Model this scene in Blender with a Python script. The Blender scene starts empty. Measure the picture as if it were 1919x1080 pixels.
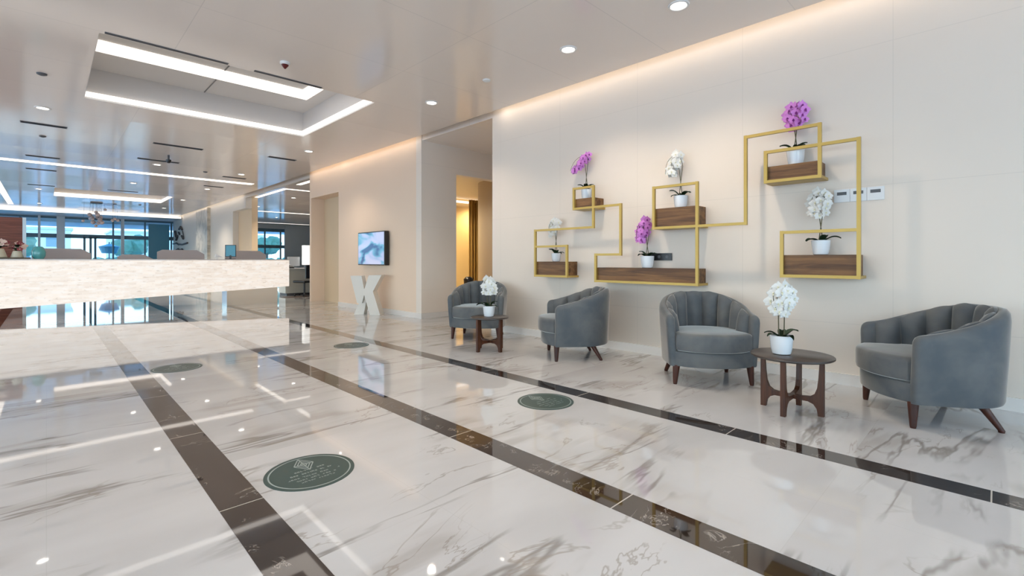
import bpy, bmesh, math, random
from mathutils import Vector, Matrix
random.seed(7)
C = bpy.context.scene.collection
SC = bpy.context.scene
PI = math.pi
H = 3.42                      # ceiling height
WX = 5.13                     # plane of the right-hand wall

# ------------------------------------------------------------ camera, sky, daylight, exposure
cam = bpy.data.cameras.new('camera'); cam.lens = 891/1919*36; cam.sensor_width = 36
cam.shift_y = -52/1919; cam.clip_end = 300
co = bpy.data.objects.new('camera', cam); C.objects.link(co)
co.location = (0, 0, 1.12); co.rotation_euler = (PI/2, 0, -math.radians(44.4))
SC.camera = co
SC.view_settings.view_transform = 'Standard'; SC.view_settings.look = 'None'
SC.view_settings.gamma = 1; SC.view_settings.use_curve_mapping = False
SC.view_settings.exposure = 0.0
SC.cycles.max_bounces = 8; SC.cycles.diffuse_bounces = 4; SC.cycles.glossy_bounces = 4
SC.cycles.transparent_max_bounces = 12; SC.cycles.transmission_bounces = 4
SC.cycles.sample_clamp_indirect = 6; SC.cycles.caustics_reflective = False; SC.cycles.caustics_refractive = False

w = bpy.data.worlds.new('sky'); SC.world = w; w.use_nodes = True
nt = w.node_tree; nt.nodes.clear()
tc = nt.nodes.new('ShaderNodeTexCoord'); sp = nt.nodes.new('ShaderNodeSeparateXYZ')
rp = nt.nodes.new('ShaderNodeValToRGB'); bg = nt.nodes.new('ShaderNodeBackground'); wo = nt.nodes.new('ShaderNodeOutputWorld')
rp.color_ramp.elements[0].position = 0.0; rp.color_ramp.elements[0].color = (.80, .90, .95, 1)
rp.color_ramp.elements[1].position = .6; rp.color_ramp.elements[1].color = (.28, .50, .85, 1)
e = rp.color_ramp.elements.new(.12); e.color = (.72, .86, .98, 1)
nt.links.new(tc.outputs['Generated'], sp.inputs[0]); nt.links.new(sp.outputs[2], rp.inputs[0])
nt.links.new(rp.outputs[0], bg.inputs[0]); nt.links.new(bg.outputs[0], wo.inputs[0])
bg.inputs[1].default_value = 3.2

def area(name, loc, rot, sx, sy, power, col):
    l = bpy.data.lights.new(name, 'AREA'); l.shape = 'RECTANGLE'; l.size = sx; l.size_y = sy
    l.energy = power; l.color = col
    o = bpy.data.objects.new(name, l); C.objects.link(o); o.location = loc; o.rotation_euler = rot
    return o
# daylight entering by the glazed fronts behind and to the left of the lobby
area('daylight_rear_front', (-1.0, -4.7, 1.75), (PI/2, 0, 0), 11, 3.2, 190, (.80, .90, 1.0))
area('daylight_side_front', (-6.8, 9, 1.75), (PI/2, 0, -PI/2), 22, 3.2, 330, (1.0, .93, .86))

# ------------------------------------------------------------ materials
MC = {}
def mat(name, col=(.8, .8, .8), rough=.5, metal=0, spec=.5, emit=None, es=0, sheen=0, coat=0, ior=None, trans=0):
    if name in MC: return MC[name]
    m = bpy.data.materials.new(name); m.use_nodes = True
    b = m.node_tree.nodes['Principled BSDF']
    b.inputs['Base Color'].default_value = (*col, 1); b.inputs['Roughness'].default_value = rough
    b.inputs['Metallic'].default_value = metal; b.inputs['Specular IOR Level'].default_value = spec
    if emit: b.inputs['Emission Color'].default_value = (*emit, 1); b.inputs['Emission Strength'].default_value = es
    if sheen: b.inputs['Sheen Weight'].default_value = sheen; b.inputs['Sheen Roughness'].default_value = .3
    if coat: b.inputs['Coat Weight'].default_value = coat; b.inputs['Coat Roughness'].default_value = .03
    if ior: b.inputs['IOR'].default_value = ior
    if trans: b.inputs['Transmission Weight'].default_value = trans
    MC[name] = m
    return m
class NG:
    """small helper to write node maths"""
    def __init__(s, m): s.t = m.node_tree; s.b = s.t.nodes['Principled BSDF']
    def n(s, typ, **kw):
        x = s.t.nodes.new(typ)
        for k, v in kw.items():
            if k.startswith('i_'):
                x.inputs[k[2:].replace('_', ' ')].default_value = v
            else: setattr(x, k, v)
        return x
    def l(s, a, b): s.t.links.new(a, b)
    def m(s, op, a, b=None, c=None, clamp=False):
        x = s.t.nodes.new('ShaderNodeMath'); x.operation = op; x.use_clamp = clamp
        for i, v in enumerate((a, b, c)):
            if v is None: continue
            if isinstance(v, (int, float)): x.inputs[i].default_value = v
            else: s.l(v, x.inputs[i])
        return x.outputs[0]
    def mix(s, f, a, b):
        x = s.t.nodes.new('ShaderNodeMix'); x.data_type = 'RGBA'
        for i, v in ((0, f), (6, a), (7, b)):
            if isinstance(v, (int, float)): x.inputs[i].default_value = v
            elif isinstance(v, tuple): x.inputs[i].default_value = (*v, 1)
            else: s.l(v, x.inputs[i])
        return x.outputs[2]
    def xyz(s):
        t = s.n('ShaderNodeTexCoord'); p = s.n('ShaderNodeSeparateXYZ'); s.l(t.outputs['Object'], p.inputs[0])
        return t.outputs['Object'], p.outputs[0], p.outputs[1], p.outputs[2]
    def noise(s, vec, scale, detail=3, rough=.5, dist=0):
        x = s.n('ShaderNodeTexNoise'); x.inputs['Scale'].default_value = scale; x.inputs['Detail'].default_value = detail
        x.inputs['Roughness'].default_value = rough; x.inputs['Distortion'].default_value = dist
        s.l(vec, x.inputs['Vector']); return x.outputs['Fac'], x.outputs['Color']
    def mapping(s, vec, loc=(0, 0, 0), rot=(0, 0, 0), sc=(1, 1, 1)):
        x = s.n('ShaderNodeMapping'); x.inputs[1].default_value = loc; x.inputs[2].default_value = rot; x.inputs[3].default_value = sc
        s.l(vec, x.inputs[0]); return x.outputs[0]
    def sstep(s, v, a, b):
        x = s.n('ShaderNodeMapRange'); x.interpolation_type = 'SMOOTHSTEP'
        x.inputs[1].default_value = a; x.inputs[2].default_value = b; x.inputs[3].default_value = 0; x.inputs[4].default_value = 1
        s.l(v, x.inputs[0]); return x.outputs[0]
    def joint(s, v, off, period, half):
        """1 inside a thin joint line that repeats with the period"""
        a = s.m('FRACT', s.m('DIVIDE', s.m('SUBTRACT', v, off), period))
        d = s.m('MULTIPLY', s.m('SUBTRACT', .5, s.m('ABSOLUTE', s.m('SUBTRACT', a, .5))), period)
        return s.m('LESS_THAN', d, half)

def marble_white():
    m = mat('white veined marble', (.8, .8, .8), .03, spec=.5, coat=.12)
    g = NG(m); P, x, y, z = g.xyz()
    tx = g.m('FLOOR', g.m('DIVIDE', g.m('SUBTRACT', x, .64), 1.28)); ty = g.m('FLOOR', g.m('DIVIDE', g.m('SUBTRACT', y, .585), 1.2))
    cb = g.n('ShaderNodeCombineXYZ'); g.l(tx, cb.inputs[0]); g.l(ty, cb.inputs[1])
    wn = g.n('ShaderNodeTexWhiteNoise'); wn.noise_dimensions = '3D'; g.l(cb.outputs[0], wn.inputs[0])
    vm = g.n('ShaderNodeVectorMath', operation='MULTIPLY'); g.l(wn.outputs['Color'], vm.inputs[0]); vm.inputs[1].default_value = (23, 17, 9)
    va = g.n('ShaderNodeVectorMath', operation='ADD'); g.l(P, va.inputs[0]); g.l(vm.outputs[0], va.inputs[1])
    V = va.outputs[0]
    def vein(rot, sc, scale, wd, dist, thr):
        q = g.mapping(V, rot=(0, 0, rot), sc=sc)
        f, _ = g.noise(q, scale, 5, .55, dist)
        line = g.m('SUBTRACT', 1, g.sstep(g.m('ABSOLUTE', g.m('SUBTRACT', f, .5)), 0, wd))
        k, _ = g.noise(g.mapping(V, loc=(5, 2, 1)), 1.3, 2)
        return g.m('MULTIPLY', line, g.sstep(k, thr, thr+.14)), f
    v1, f1 = vein(.75, (.32, 1.8, 1), .9, .020, .35, .43)
    v2, f2 = vein(-.2, (.6, 1.5, 1), 1.5, .012, .9, .46)
    v3, f3 = vein(.6, (.35, 1.8, 1), .8, .07, .45, .49)
    c1, _ = g.noise(g.mapping(V, rot=(0, 0, .7), sc=(.6, 1.5, 1)), 1.4, 4)
    base = g.mix(g.sstep(c1, .35, .75), (.61, .605, .605), (.53, .522, .52))
    base = g.mix(g.m('MULTIPLY', v3, .55), base, (.36, .33, .30))
    base = g.mix(g.m('MULTIPLY', v1, .8), base, (.25, .23, .21))
    base = g.mix(g.m('MULTIPLY', v2, .6), base, (.30, .26, .22))
    j = g.m('MAXIMUM', g.joint(x, 0, .64, .0015), g.joint(y, .585, 1.2, .0015))
    base = g.mix(g.m('MULTIPLY', j, .2), base, (.4, .4, .38))
    g.l(base, g.b.inputs['Base Color'])
    return m
def marble_dark():
    m = mat('dark brown marble', (.06, .04, .03), .03, spec=.6, coat=.5)
    g = NG(m); P, x, y, z = g.xyz()
    f, _ = g.noise(g.mapping(P, rot=(0, 0, .6), sc=(1, 1.4, 1)), 3.2, 5, .6, 1.2)
    line = g.m('SUBTRACT', 1, g.sstep(g.m('ABSOLUTE', g.m('SUBTRACT', f, .5)), 0, .012))
    k, _ = g.noise(P, 5, 2); line = g.m('MULTIPLY', line, g.sstep(k, .5, .62))
    c, _ = g.noise(P, 2.0, 4)
    base = g.mix(c, (.012, .009, .008), (.050, .032, .025))
    base = g.mix(g.m('MULTIPLY', line, .6), base, (.50, .45, .40))
    base = g.mix(g.joint(y, .02, 1.2, .003), base, (.6, .56, .5))
    g.l(base, g.b.inputs['Base Color'])
    return m
def wall_mat(name, col, seam=True):
    m = mat(name, col, .55, spec=.3)
    g = NG(m); P, x, y, z = g.xyz()
    f, _ = g.noise(P, 1.2, 3)
    base = g.mix(f, tuple(c*.97 for c in col), tuple(min(1, c*1.03) for c in col))
    if seam:
        j = g.m('MAXIMUM', g.joint(y, .62, 1.22, .0022), g.joint(z, .55, 1.22, .0022))
        base = g.mix(g.m('MULTIPLY', j, .16), base, (.3, .28, .25))
    g.l(base, g.b.inputs['Base Color'])
    fine, _ = g.noise(P, 160, 2); bmp = g.n('ShaderNodeBump'); bmp.inputs['Strength'].default_value = .05
    g.l(fine, bmp.inputs['Height']); g.l(bmp.outputs[0], g.b.inputs['Normal'])
    return m
def ceiling_mat():
    m = mat('satin metal ceiling panel', (.70, .655, .61), .13, spec=.55, ior=1.6)
    g = NG(m); P, x, y, z = g.xyz()
    j = g.m('MAXIMUM', g.joint(x, 1.0, 2.1, .004), g.joint(y, 6.3, 1.25, .004))
    j = g.m('MULTIPLY', j, .16)
    base = g.mix(j, (.90, .80, .715), (.22, .2, .19))
    g.l(base, g.b.inputs['Base Color'])
    # every panel hangs at a slightly different angle, so reflections break from panel to panel
    cb = g.n('ShaderNodeCombineXYZ')
    g.l(g.m('FLOOR', g.m('DIVIDE', g.m('SUBTRACT', x, 1.0), 2.1)), cb.inputs[0]); g.l(g.m('FLOOR', g.m('DIVIDE', g.m('SUBTRACT', y, 6.3), 1.25)), cb.inputs[1])
    wn = g.n('ShaderNodeTexWhiteNoise'); wn.noise_dimensions = '3D'; g.l(cb.outputs[0], wn.inputs[0])
    s = g.n('ShaderNodeVectorMath', operation='SUBTRACT'); g.l(wn.outputs['Color'], s.inputs[0]); s.inputs[1].default_value = (.5, .5, .5)
    k = g.n('ShaderNodeVectorMath', operation='MULTIPLY'); g.l(s.outputs[0], k.inputs[0]); k.inputs[1].default_value = (.012, .03, 0)
    gm = g.n('ShaderNodeNewGeometry'); a = g.n('ShaderNodeVectorMath', operation='ADD'); g.l(gm.outputs['Normal'], a.inputs[0]); g.l(k.outputs[0], a.inputs[1])
    nn = g.n('ShaderNodeVectorMath', operation='NORMALIZE'); g.l(a.outputs[0], nn.inputs[0]); g.l(nn.outputs[0], g.b.inputs['Normal'])
    return m
def wood_mat(name, a, b, axis='y', sc=1.0):
    m = mat(name, a, .42, spec=.4)
    g = NG(m); P, x, y, z = g.xyz()
    s = {'x': (.25, 4, 4), 'y': (4, .25, 4), 'z': (4, 4, .25)}[axis]
    f, _ = g.noise(g.mapping(P, sc=tuple(k*sc for k in s)), 4.5, 6, .6, .6)
    f2, _ = g.noise(g.mapping(P, sc=tuple(k*sc*3 for k in s)), 9, 3)
    c = g.mix(g.sstep(f, .32, .68), a, b)
    c = g.mix(g.m('MULTIPLY', g.sstep(f2, .5, .7), .3), c, tuple(k*.5 for k in a))
    g.l(c, g.b.inputs['Base Color']); return m
def velvet(name, a, b):
    m = mat(name, a, .72, spec=.25, sheen=1.0)
    g = NG(m); P, x, y, z = g.xyz()
    g.b.inputs['Sheen Tint'].default_value = (.86, .82, .77, 1)
    f, _ = g.noise(P, 3.2, 4, .55, .3)
    g.l(g.mix(g.sstep(f, .32, .72), a, b), g.b.inputs['Base Color'])
    fine, _ = g.noise(P, 220, 2); bmp = g.n('ShaderNodeBump'); bmp.inputs['Strength'].default_value = .12
    g.l(fine, bmp.inputs['Height']); g.l(bmp.outputs[0], g.b.inputs['Normal'])
    return m
def glass_mat(name, tint, refl=.6):
    m = bpy.data.materials.new(name); m.use_nodes = True; t = m.node_tree; t.nodes.clear()
    o = t.nodes.new('ShaderNodeOutputMaterial'); mx = t.nodes.new('ShaderNodeMixShader'); tr = t.nodes.new('ShaderNodeBsdfTransparent')
    gl = t.nodes.new('ShaderNodeBsdfGlossy'); fr = t.nodes.new('ShaderNodeFresnel'); mu = t.nodes.new('ShaderNodeMath'); mu.operation = 'MULTIPLY'
    mu.inputs[1].default_value = refl; tr.inputs[0].default_value = (*tint, 1); gl.inputs['Roughness'].default_value = .02; fr.inputs[0].default_value = 1.45
    t.links.new(fr.outputs[0], mu.inputs[0]); t.links.new(mu.outputs[0], mx.inputs[0]); t.links.new(tr.outputs[0], mx.inputs[1])
    t.links.new(gl.outputs[0], mx.inputs[2]); t.links.new(mx.outputs[0], o.inputs[0]); MC[name] = m
    return m
def onyx_mat():
    m = mat('backlit onyx mosaic', (.8, .74, .68), .25, emit=(1, .9, .82), es=1)
    g = NG(m); P, x, y, z = g.xyz()
    br = g.n('ShaderNodeTexBrick'); g.l(g.mapping(P, rot=(PI/2, 0, 0)), br.inputs['Vector'])
    br.inputs['Scale'].default_value = 1; br.inputs['Brick Width'].default_value = .22; br.inputs['Row Height'].default_value = .045
    br.inputs['Mortar Size'].default_value = .004; br.inputs['Bias'].default_value = 0
    br.inputs['Color1'].default_value = (1, .90, .80, 1); br.inputs['Color2'].default_value = (.86, .75, .65, 1); br.inputs['Mortar'].default_value = (.95, .86, .78, 1)
    f, _ = g.noise(g.mapping(P, sc=(1, 1, 4)), 3.2, 5, .65, .4)
    c = g.mix(g.m('MULTIPLY', g.sstep(f, .45, .62), .75), br.outputs['Color'], (1, .95, .90))
    f2, _ = g.noise(g.mapping(P, sc=(1, 1, 3.2)), 9, 3, .6)
    c = g.mix(g.m('MULTIPLY', g.sstep(f2, .57, .70), .6), c, (.58, .47, .37))
    g.l(c, g.b.inputs['Emission Color']); g.b.inputs['Emission Strength'].default_value = .86
    g.b.inputs['Base Color'].default_value = (.16, .14, .12, 1); return m
def screen_mat():
    m = mat('lit display picture', (.02, .02, .02), .15, emit=(.5, .7, 1), es=.9)
    g = NG(m); P, x, y, z = g.xyz()
    f, _ = g.noise(g.mapping(P, loc=(3, 1, 7), sc=(1, 1.3, 3.0)), 1.1, 2, .5, .8)
    r = g.n('ShaderNodeValToRGB'); el = r.color_ramp.elements
    el[0].position = .36; el[0].color = (.04, .12, .33, 1); el[1].position = .62; el[1].color = (.62, .68, .95, 1)
    e = el.new(.46); e.color = (.18, .50, .72, 1); e = el.new(.52); e.color = (.50, .62, .92, 1)
    g.l(f, r.inputs[0]); g.l(r.outputs[0], g.b.inputs['Emission Color']); return m
def stone_mat():
    m = mat('mottled stone', (.5, .48, .44), .35)
    g = NG(m); P, x, y, z = g.xyz(); f, _ = g.noise(P, 2.2, 5, .6, .8)
    g.l(g.mix(g.sstep(f, .35, .65), (.34, .32, .27), (.60, .55, .47)), g.b.inputs['Base Color']); return m
def leafy(name, a, b, sc=4):
    m = mat(name, a, .6); g = NG(m); P, x, y, z = g.xyz(); f, _ = g.noise(P, sc, 4)
    g.l(g.mix(f, a, b), g.b.inputs['Base Color']); return m

M_FLOOR = marble_white(); M_STRIP = marble_dark(); M_CEIL = ceiling_mat()
M_WALL = wall_mat('warm white wall panel', (.82, .73, .64)); M_WALL2 = wall_mat('peach beige wall paint', (.84, .66, .51), False)
M_BEIGE = wall_mat('yellow beige wall paint', (.68, .54, .37), False); M_GREYW = wall_mat('blue grey wall paint', (.48, .56, .62), False)
M_SKIRT = mat('pale stone skirting', (.74, .70, .66), .12, coat=.3)
M_GOLD = mat('mustard gold painted steel', (.50, .335, .085), .38, metal=.4)
M_WAL = wood_mat('walnut veneer', (.085, .034, .010), (.25, .12, .040), 'y'); M_LEG = wood_mat('dark stained leg wood', (.035, .009, .005), (.075, .020, .010), 'z', 2)
M_TTOP = mat('dark umber tabletop', (.052, .038, .032), .3); M_TLEG = wood_mat('walnut table leg', (.045, .013, .005), (.09, .028, .010), 'z', 2)
M_VEL = velvet('slate grey velvet', (.085, .097, .108), (.155, .158, .156))
M_POT = mat('white glazed ceramic', (.80, .82, .84), .15, coat=.4); M_SOIL = mat('dark bark compost', (.03, .022, .015), .9)
M_LEAF = leafy('deep green orchid leaf', (.012, .035, .014), (.03, .07, .025)); M_STEM = mat('brown green orchid stem', (.09, .075, .03), .5)
M_PW = mat('white orchid petal', (.80, .79, .75), .55); M_PP = mat('magenta orchid petal', (.70, .24, .68), .5, sheen=.3)
M_LY = mat('yellow orchid throat', (.80, .76, .55), .5); M_LM = mat('deep purple orchid lip', (.22, .02, .22), .5)
M_BLACK = mat('black plastic', (.012, .012, .014), .3); M_WHITE = mat('white plastic', (.78, .79, .80), .35); M_DGREY = mat('dark grey vent metal', (.10, .105, .115), .5)
M_LED = mat('warm led diffuser', (.9, .88, .85), .5, emit=(1, .91, .82), es=1.35)
M_LAMP = mat('lit downlight lens', (.9, .9, .9), .4, emit=(1, .93, .84), es=9)
M_TRIMR = mat('white downlight ring', (.8, .78, .75), .35)
M_GLASS = glass_mat('blue tinted window glass', (.78, .93, .98), .7); M_FRAME = mat('pale grey window frame', (.62, .68, .72), .35); M_FRD = mat('slate blue window frame', (.10, .19, .25), .4)
M_ONYX = onyx_mat(); M_SCREEN = screen_mat(); M_STONE = stone_mat()
M_GREEN = mat('dark green sticker vinyl', (.035, .07, .062), .35); M_INK = mat('pale grey sticker print', (.34, .40, .38), .3)
M_DARKRED = mat('dark red plastic', (.12, .008, .008), .3)
M_LETTER = mat('cream lacquer', (.78, .73, .66), .4)
M_REDW = wood_mat('reddish brown timber', (.16, .045, .028), (.28, .095, .06), 'x')

# ------------------------------------------------------------ mesh helpers
def link(name, bm, m, parent=None, smooth=False, loc=(0, 0, 0)):
    me = bpy.data.meshes.new(name); bmesh.ops.recalc_face_normals(bm, faces=bm.faces[:]); bm.to_mesh(me); bm.free()
    for k in (m if isinstance(m, (list, tuple)) else [m]): me.materials.append(k)
    if smooth:
        for p in me.polygons: p.use_smooth = True
        try: me.set_sharp_from_angle(angle=math.radians(42))
        except Exception: pass
    o = bpy.data.objects.new(name, me); C.objects.link(o); o.location = loc
    if parent: o.parent = parent
    return o
def tag(o, label, cat, group=None, kind=None):
    o['label'] = label; o['category'] = cat
    if group: o['group'] = group
    if kind: o['kind'] = kind
    return o
def struct(name, bm, m, parent=None, smooth=False):
    o = link(name, bm, m, parent, smooth); o['kind'] = 'structure'; return o
def thing(name, label, cat, loc=(0, 0, 0), rz=0, group=None):
    o = bpy.data.objects.new(name, None); C.objects.link(o); o.location = loc; o.rotation_euler = (0, 0, rz); o.empty_display_size = .1
    return tag(o, label, cat, group)
def B(): return bmesh.new()
def box(bm, x0, y0, z0, x1, y1, z1, bev=0, mi=0):
    r = bmesh.ops.create_cube(bm, size=1); v = r['verts']
    for p in v: p.co = Vector(((x0+x1)/2+p.co.x*(x1-x0), (y0+y1)/2+p.co.y*(y1-y0), (z0+z1)/2+p.co.z*(z1-z0)))
    fs = {f for p in v for f in p.link_faces}
    for f in fs: f.material_index = mi
    if bev:
        es = list({e for p in v for e in p.link_edges})
        bmesh.ops.bevel(bm, geom=es, offset=bev, segments=2, profile=.5, affect='EDGES')
    return bm
def bx(*a, **k): return box(B(), *a, **k)
def cyl(bm, x, y, z0, z1, r0, r1=None, n=28, mi=0, x1=None, y1=None):
    r1 = r0 if r1 is None else r1; x1 = x if x1 is None else x1; y1 = y if y1 is None else y1
    a = [bm.verts.new((x+r0*math.cos(2*PI*i/n), y+r0*math.sin(2*PI*i/n), z0)) for i in range(n)]
    b = [bm.verts.new((x1+r1*math.cos(2*PI*i/n), y1+r1*math.sin(2*PI*i/n), z1)) for i in range(n)]
    fs = [bm.faces.new(a[::-1]), bm.faces.new(b)]
    for i in range(n): fs.append(bm.faces.new((a[i], a[(i+1) % n], b[(i+1) % n], b[i])))
    for f in fs: f.material_index = mi
    return bm
def lathe(bm, prof, n=32, cx=0, cy=0, cz=0, mi=0):
    rings = []
    for r, z in prof:
        if r < 1e-5: rings.append([bm.verts.new((cx, cy, cz+z))])
        else: rings.append([bm.verts.new((cx+r*math.cos(2*PI*i/n), cy+r*math.sin(2*PI*i/n), cz+z)) for i in range(n)])
    for a, b in zip(rings, rings[1:]):
        for i in range(n):
            j = (i+1) % n
            if len(a) == 1 and len(b) == 1: continue
            if len(a) == 1: f = bm.faces.new((a[0], b[j], b[i]))
            elif len(b) == 1: f = bm.faces.new((a[i], a[j], b[0]))
            else: f = bm.faces.new((a[i], a[j], b[j], b[i]))
            f.material_index = mi
    return bm
def tube(bm, pts, r, n=8, mi=0, r1=None):
    pts = [Vector(p) for p in pts]; rings = []; N = len(pts)
    for i, p in enumerate(pts):
        d = (pts[min(i+1, N-1)]-pts[max(i-1, 0)]).normalized()
        u = d.cross(Vector((0.13, .31, 1))); u = u.normalized() if u.length > 1e-4 else Vector((1, 0, 0)); v = d.cross(u)
        rr = r if r1 is None else r+(r1-r)*i/(N-1)
        rings.append([bm.verts.new(p+rr*(math.cos(2*PI*k/n)*u+math.sin(2*PI*k/n)*v)) for k in range(n)])
    for a, b in zip(rings, rings[1:]):
        for k in range(n): f = bm.faces.new((a[k], a[(k+1) % n], b[(k+1) % n], b[k])); f.material_index = mi
    bm.faces.new(rings[0][::-1]).material_index = mi; bm.faces.new(rings[-1]).material_index = mi
    return bm
def prism(bm, poly, z0, z1, plane='xy', mi=0):
    """extrudes a 2-D outline; plane 'xy' along z, 'xz' along y, 'yz' along x"""
    def P(a, b, c): return {'xy': (a, b, c), 'xz': (a, c, b), 'yz': (c, a, b)}[plane]
    a = [bm.verts.new(P(p[0], p[1], z0)) for p in poly]; b = [bm.verts.new(P(p[0], p[1], z1)) for p in poly]; n = len(poly)
    fs = [bm.faces.new(a[::-1]), bm.faces.new(b)]
    for i in range(n): fs.append(bm.faces.new((a[i], a[(i+1) % n], b[(i+1) % n], b[i])))
    for f in fs: f.material_index = mi
    return bm
def rect(bm, x0, y0, x1, y1, z, mi=0):
    f = bm.faces.new([bm.verts.new(p) for p in ((x0, y0, z), (x1, y0, z), (x1, y1, z), (x0, y1, z))]); f.material_index = mi
def bars(bm, y0, y1, z0, z1, t, x0, x1): pass

# ------------------------------------------------------------ floor and its dark bands
struct('floor', bx(-7.4, -5.3, -.12, 13.4, 32.9, 0), M_FLOOR)
for i, (xa, xb) in enumerate(((-.73, -.55), (.55, .73), (1.82, 2.0), (3.12, 3.28))):
    struct('trim_%d' % (i+1), bx(xa, -5.2, -.02, xb, 32.4, .0012), M_STRIP)
struct('trim_5', bx(3.3, 12.11, -.02, 5.4, 12.145, .0012), mat('thin bronze floor joint', (.22, .16, .10), .2))

# ------------------------------------------------------------ ceiling with tray, wall slot
T1 = (.38, 3.42, 6.35, 9.05); T2 = (.18, 3.30, 20.9, 23.6)
def ceil_cells(x0, x1, y0, y1, holes):
    xs = sorted({x0, x1, *[h[0] for h in holes], *[h[1] for h in holes]}); ys = sorted({y0, y1, *[h[2] for h in holes], *[h[3] for h in holes]})
    out = []
    for a, b in zip(ys, ys[1:]):
        run = None
        for c, d in zip(xs, xs[1:]):
            if any(h[0] <= c and d <= h[1] and h[2] <= a and b <= h[3] for h in holes):
                if run: out.append((*run, a, b)); run = None
            else: run = (run[0], d) if run else (c, d)
        if run: out.append((*run, a, b))
    return out
bm = B()
for (a, b, c, d) in ceil_cells(-7.4, 4.92, -5.3, 32.9, [T1, T2]): box(bm, a, c, H, b, d, H+.16)
box(bm, 5.15, 5.69, H, 13.4, 7.74, H+.16)          # over the recess and the side lounge
box(bm, 5.18, 13.1, H, 13.4, 32.9, H+.16)
struct('ceiling', bm, M_CEIL)
bm = B(); box(bm, 4.925, -5.3, H+.10, 5.15, 32.9, H+.16)   # slot strip beside the wall, a little higher
struct('ceiling_slot', bm, mat('slot strip paint', (.74, .69, .63), .5))
bm = B()
for (x0, x1, y0, y1), dz in ((T1, .44), (T2, .30)):
    box(bm, x0-.1, y0-.1, H+dz, x1+.1, y1+.1, H+dz+.06)
    e_ = .004
    box(bm, x0-.04, y0-.04, H+.001, x0+e_, y1+.04, H+dz); box(bm, x1-e_, y0-.04, H+.001, x1+.04, y1+.04, H+dz)
    box(bm, x0+e_, y0-.04, H+.0012, x1-e_, y0+e_, H+dz); box(bm, x0+e_, y1-e_, H+.0012, x1-e_, y1+.04, H+dz)
struct('ceiling_tray', bm, mat('tray paint', (.68, .65, .62), .4))
struct('ceiling_seam', bx(1.83, 6.36, H+.434, 1.845, 9.04, H+.441), mat('shadow gap', (.2, .19, .18), .6))
def led(label, boxes):
    t = thing('cove_light', label, 'ceiling light', (boxes[0][0], boxes[0][1], boxes[0][2]), 0, 'cove lights')
    for b in boxes:
        o = link('light_bar', bx(b[0]-t.location.x, b[1]-t.location.y, b[2]-t.location.z, b[3]-t.location.x, b[4]-t.location.y, b[5]-t.location.z), M_LED, t)
    return t
led('wide glowing cove band across the raised ceiling tray near the smoke alarm', [(.42, 7.8, H+.425, 3.16, 8.22, H+.438), (2.94, 6.7, H+.425, 3.16, 7.8, H+.438)])
led('slim warm light bar around the lower rim of the near ceiling tray', [(.386, 9.0, H+.025, 3.414, 9.044, H+.088), (3.37, 6.40, H+.025, 3.414, 9.0, H+.088)])
led('long warm light line crossing the ceiling just behind the reception desk', [(-3.5, 15.62, H-.006, 4.46, 15.92, H+.01)])
led('light line running toward the far windows on the ceiling at left', [(-1.12, 16.4, H-.006, -.96, 28.2, H+.01)])
led('short light bar on the far rim of the distant ceiling tray', [(.2, 23.5, H+.01, 3.28, 23.58, H+.13), (3.2, 21.2, H+.01, 3.28, 23.5, H+.06)])
led('bright line along the bulkhead just above the big far windows', [(-7.0, 30.17, H-.10, 5.08, 30.2, H-.005)])
led('angled light line on the side lounge ceiling behind the opening', [(5.42, 15.95, H-.006, 5.56, 19.6, H+.01), (5.56, 15.95, H-.006, 9.2, 16.12, H+.01)])
led('short stretch of light line at the near end of the side lounge ceiling', [(5.42, 13.7, H-.006, 5.56, 14.9, H+.01)])
led('straight light line across the middle of the side lounge ceiling', [(6.5, 24.0, H-.006, 11.2, 24.25, H+.01)])
led('faint light line on the side lounge ceiling beside the far windows', [(7.5, 31.2, H-.006, 12.2, 31.4, H+.01)])
# hidden LED strip inside the slot, washing the wall from above
o = link('wall_wash_light', bx(4.922, -4.8, H+.02, 4.936, 5.55, H+.07), mat('wall wash led', (.9, .85, .8), .5, emit=(1, .86, .70), es=3.6))
tag(o, 'warm led strip hidden in the slot along the top of the orchid wall', 'ceiling light', 'wall washing strips')
o = link('wall_wash_light', bx(4.922, 7.8, H+.02, 4.936, 13.0, H+.07), MC['wall wash led'])
tag(o, 'warm led strip hidden in the slot above the television wall', 'ceiling light', 'wall washing strips')
o = link('wall_wash_light', bx(4.922, 19.2, H+.02, 4.936, 32.0, H+.07), MC['wall wash led'])
tag(o, 'warm led strip hidden in the slot above the far artwork wall', 'ceiling light', 'wall washing strips')

# ------------------------------------------------------------ walls
struct('wall_right', bx(WX, -5.3, 0, WX+.2, 5.69, H+.16), M_WALL)
struct('wall_recess_side', bx(WX+.2, 5.49, 0, 8.2, 5.69, H+.16), M_WALL)
bm = B(); box(bm, WX, 7.72, 0, 5.97, 7.9, H+.16); box(bm, 5.97, 7.72, 2.87, 7.25, 7.9, H+.16); box(bm, 7.25, 7.72, 0, 8.2, 7.9, H+.16)
struct('wall_recess', bm, M_WALL)
struct('wall_recess_end', bx(8.2, 5.49, 0, 8.4, 7.9, H+.16), M_WALL)
bm = B(); box(bm, WX, 7.9, 0, WX+.2, 11.33, H+.16); box(bm, WX, 11.33, 2.80, WX+.4, 13.02, H+.16); box(bm, WX, 13.02, 0, WX+.4, 13.12, H+.16)
struct('wall_screen_side', bm, M_WALL2)
bm = B(); box(bm, WX+.36, 11.2, 0, WX+.4, 13.02, 2.8); box(bm, WX+.2, 11.29, 0, WX+.36, 11.33, 2.8)
struct('wall_niche', bm, M_BEIGE)
struct('wall_beam', bx(WX, 13.12, H-.05, WX+.05, 18.95, H+.16), mat('beam paint', (.60, .55, .49), .5))
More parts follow.
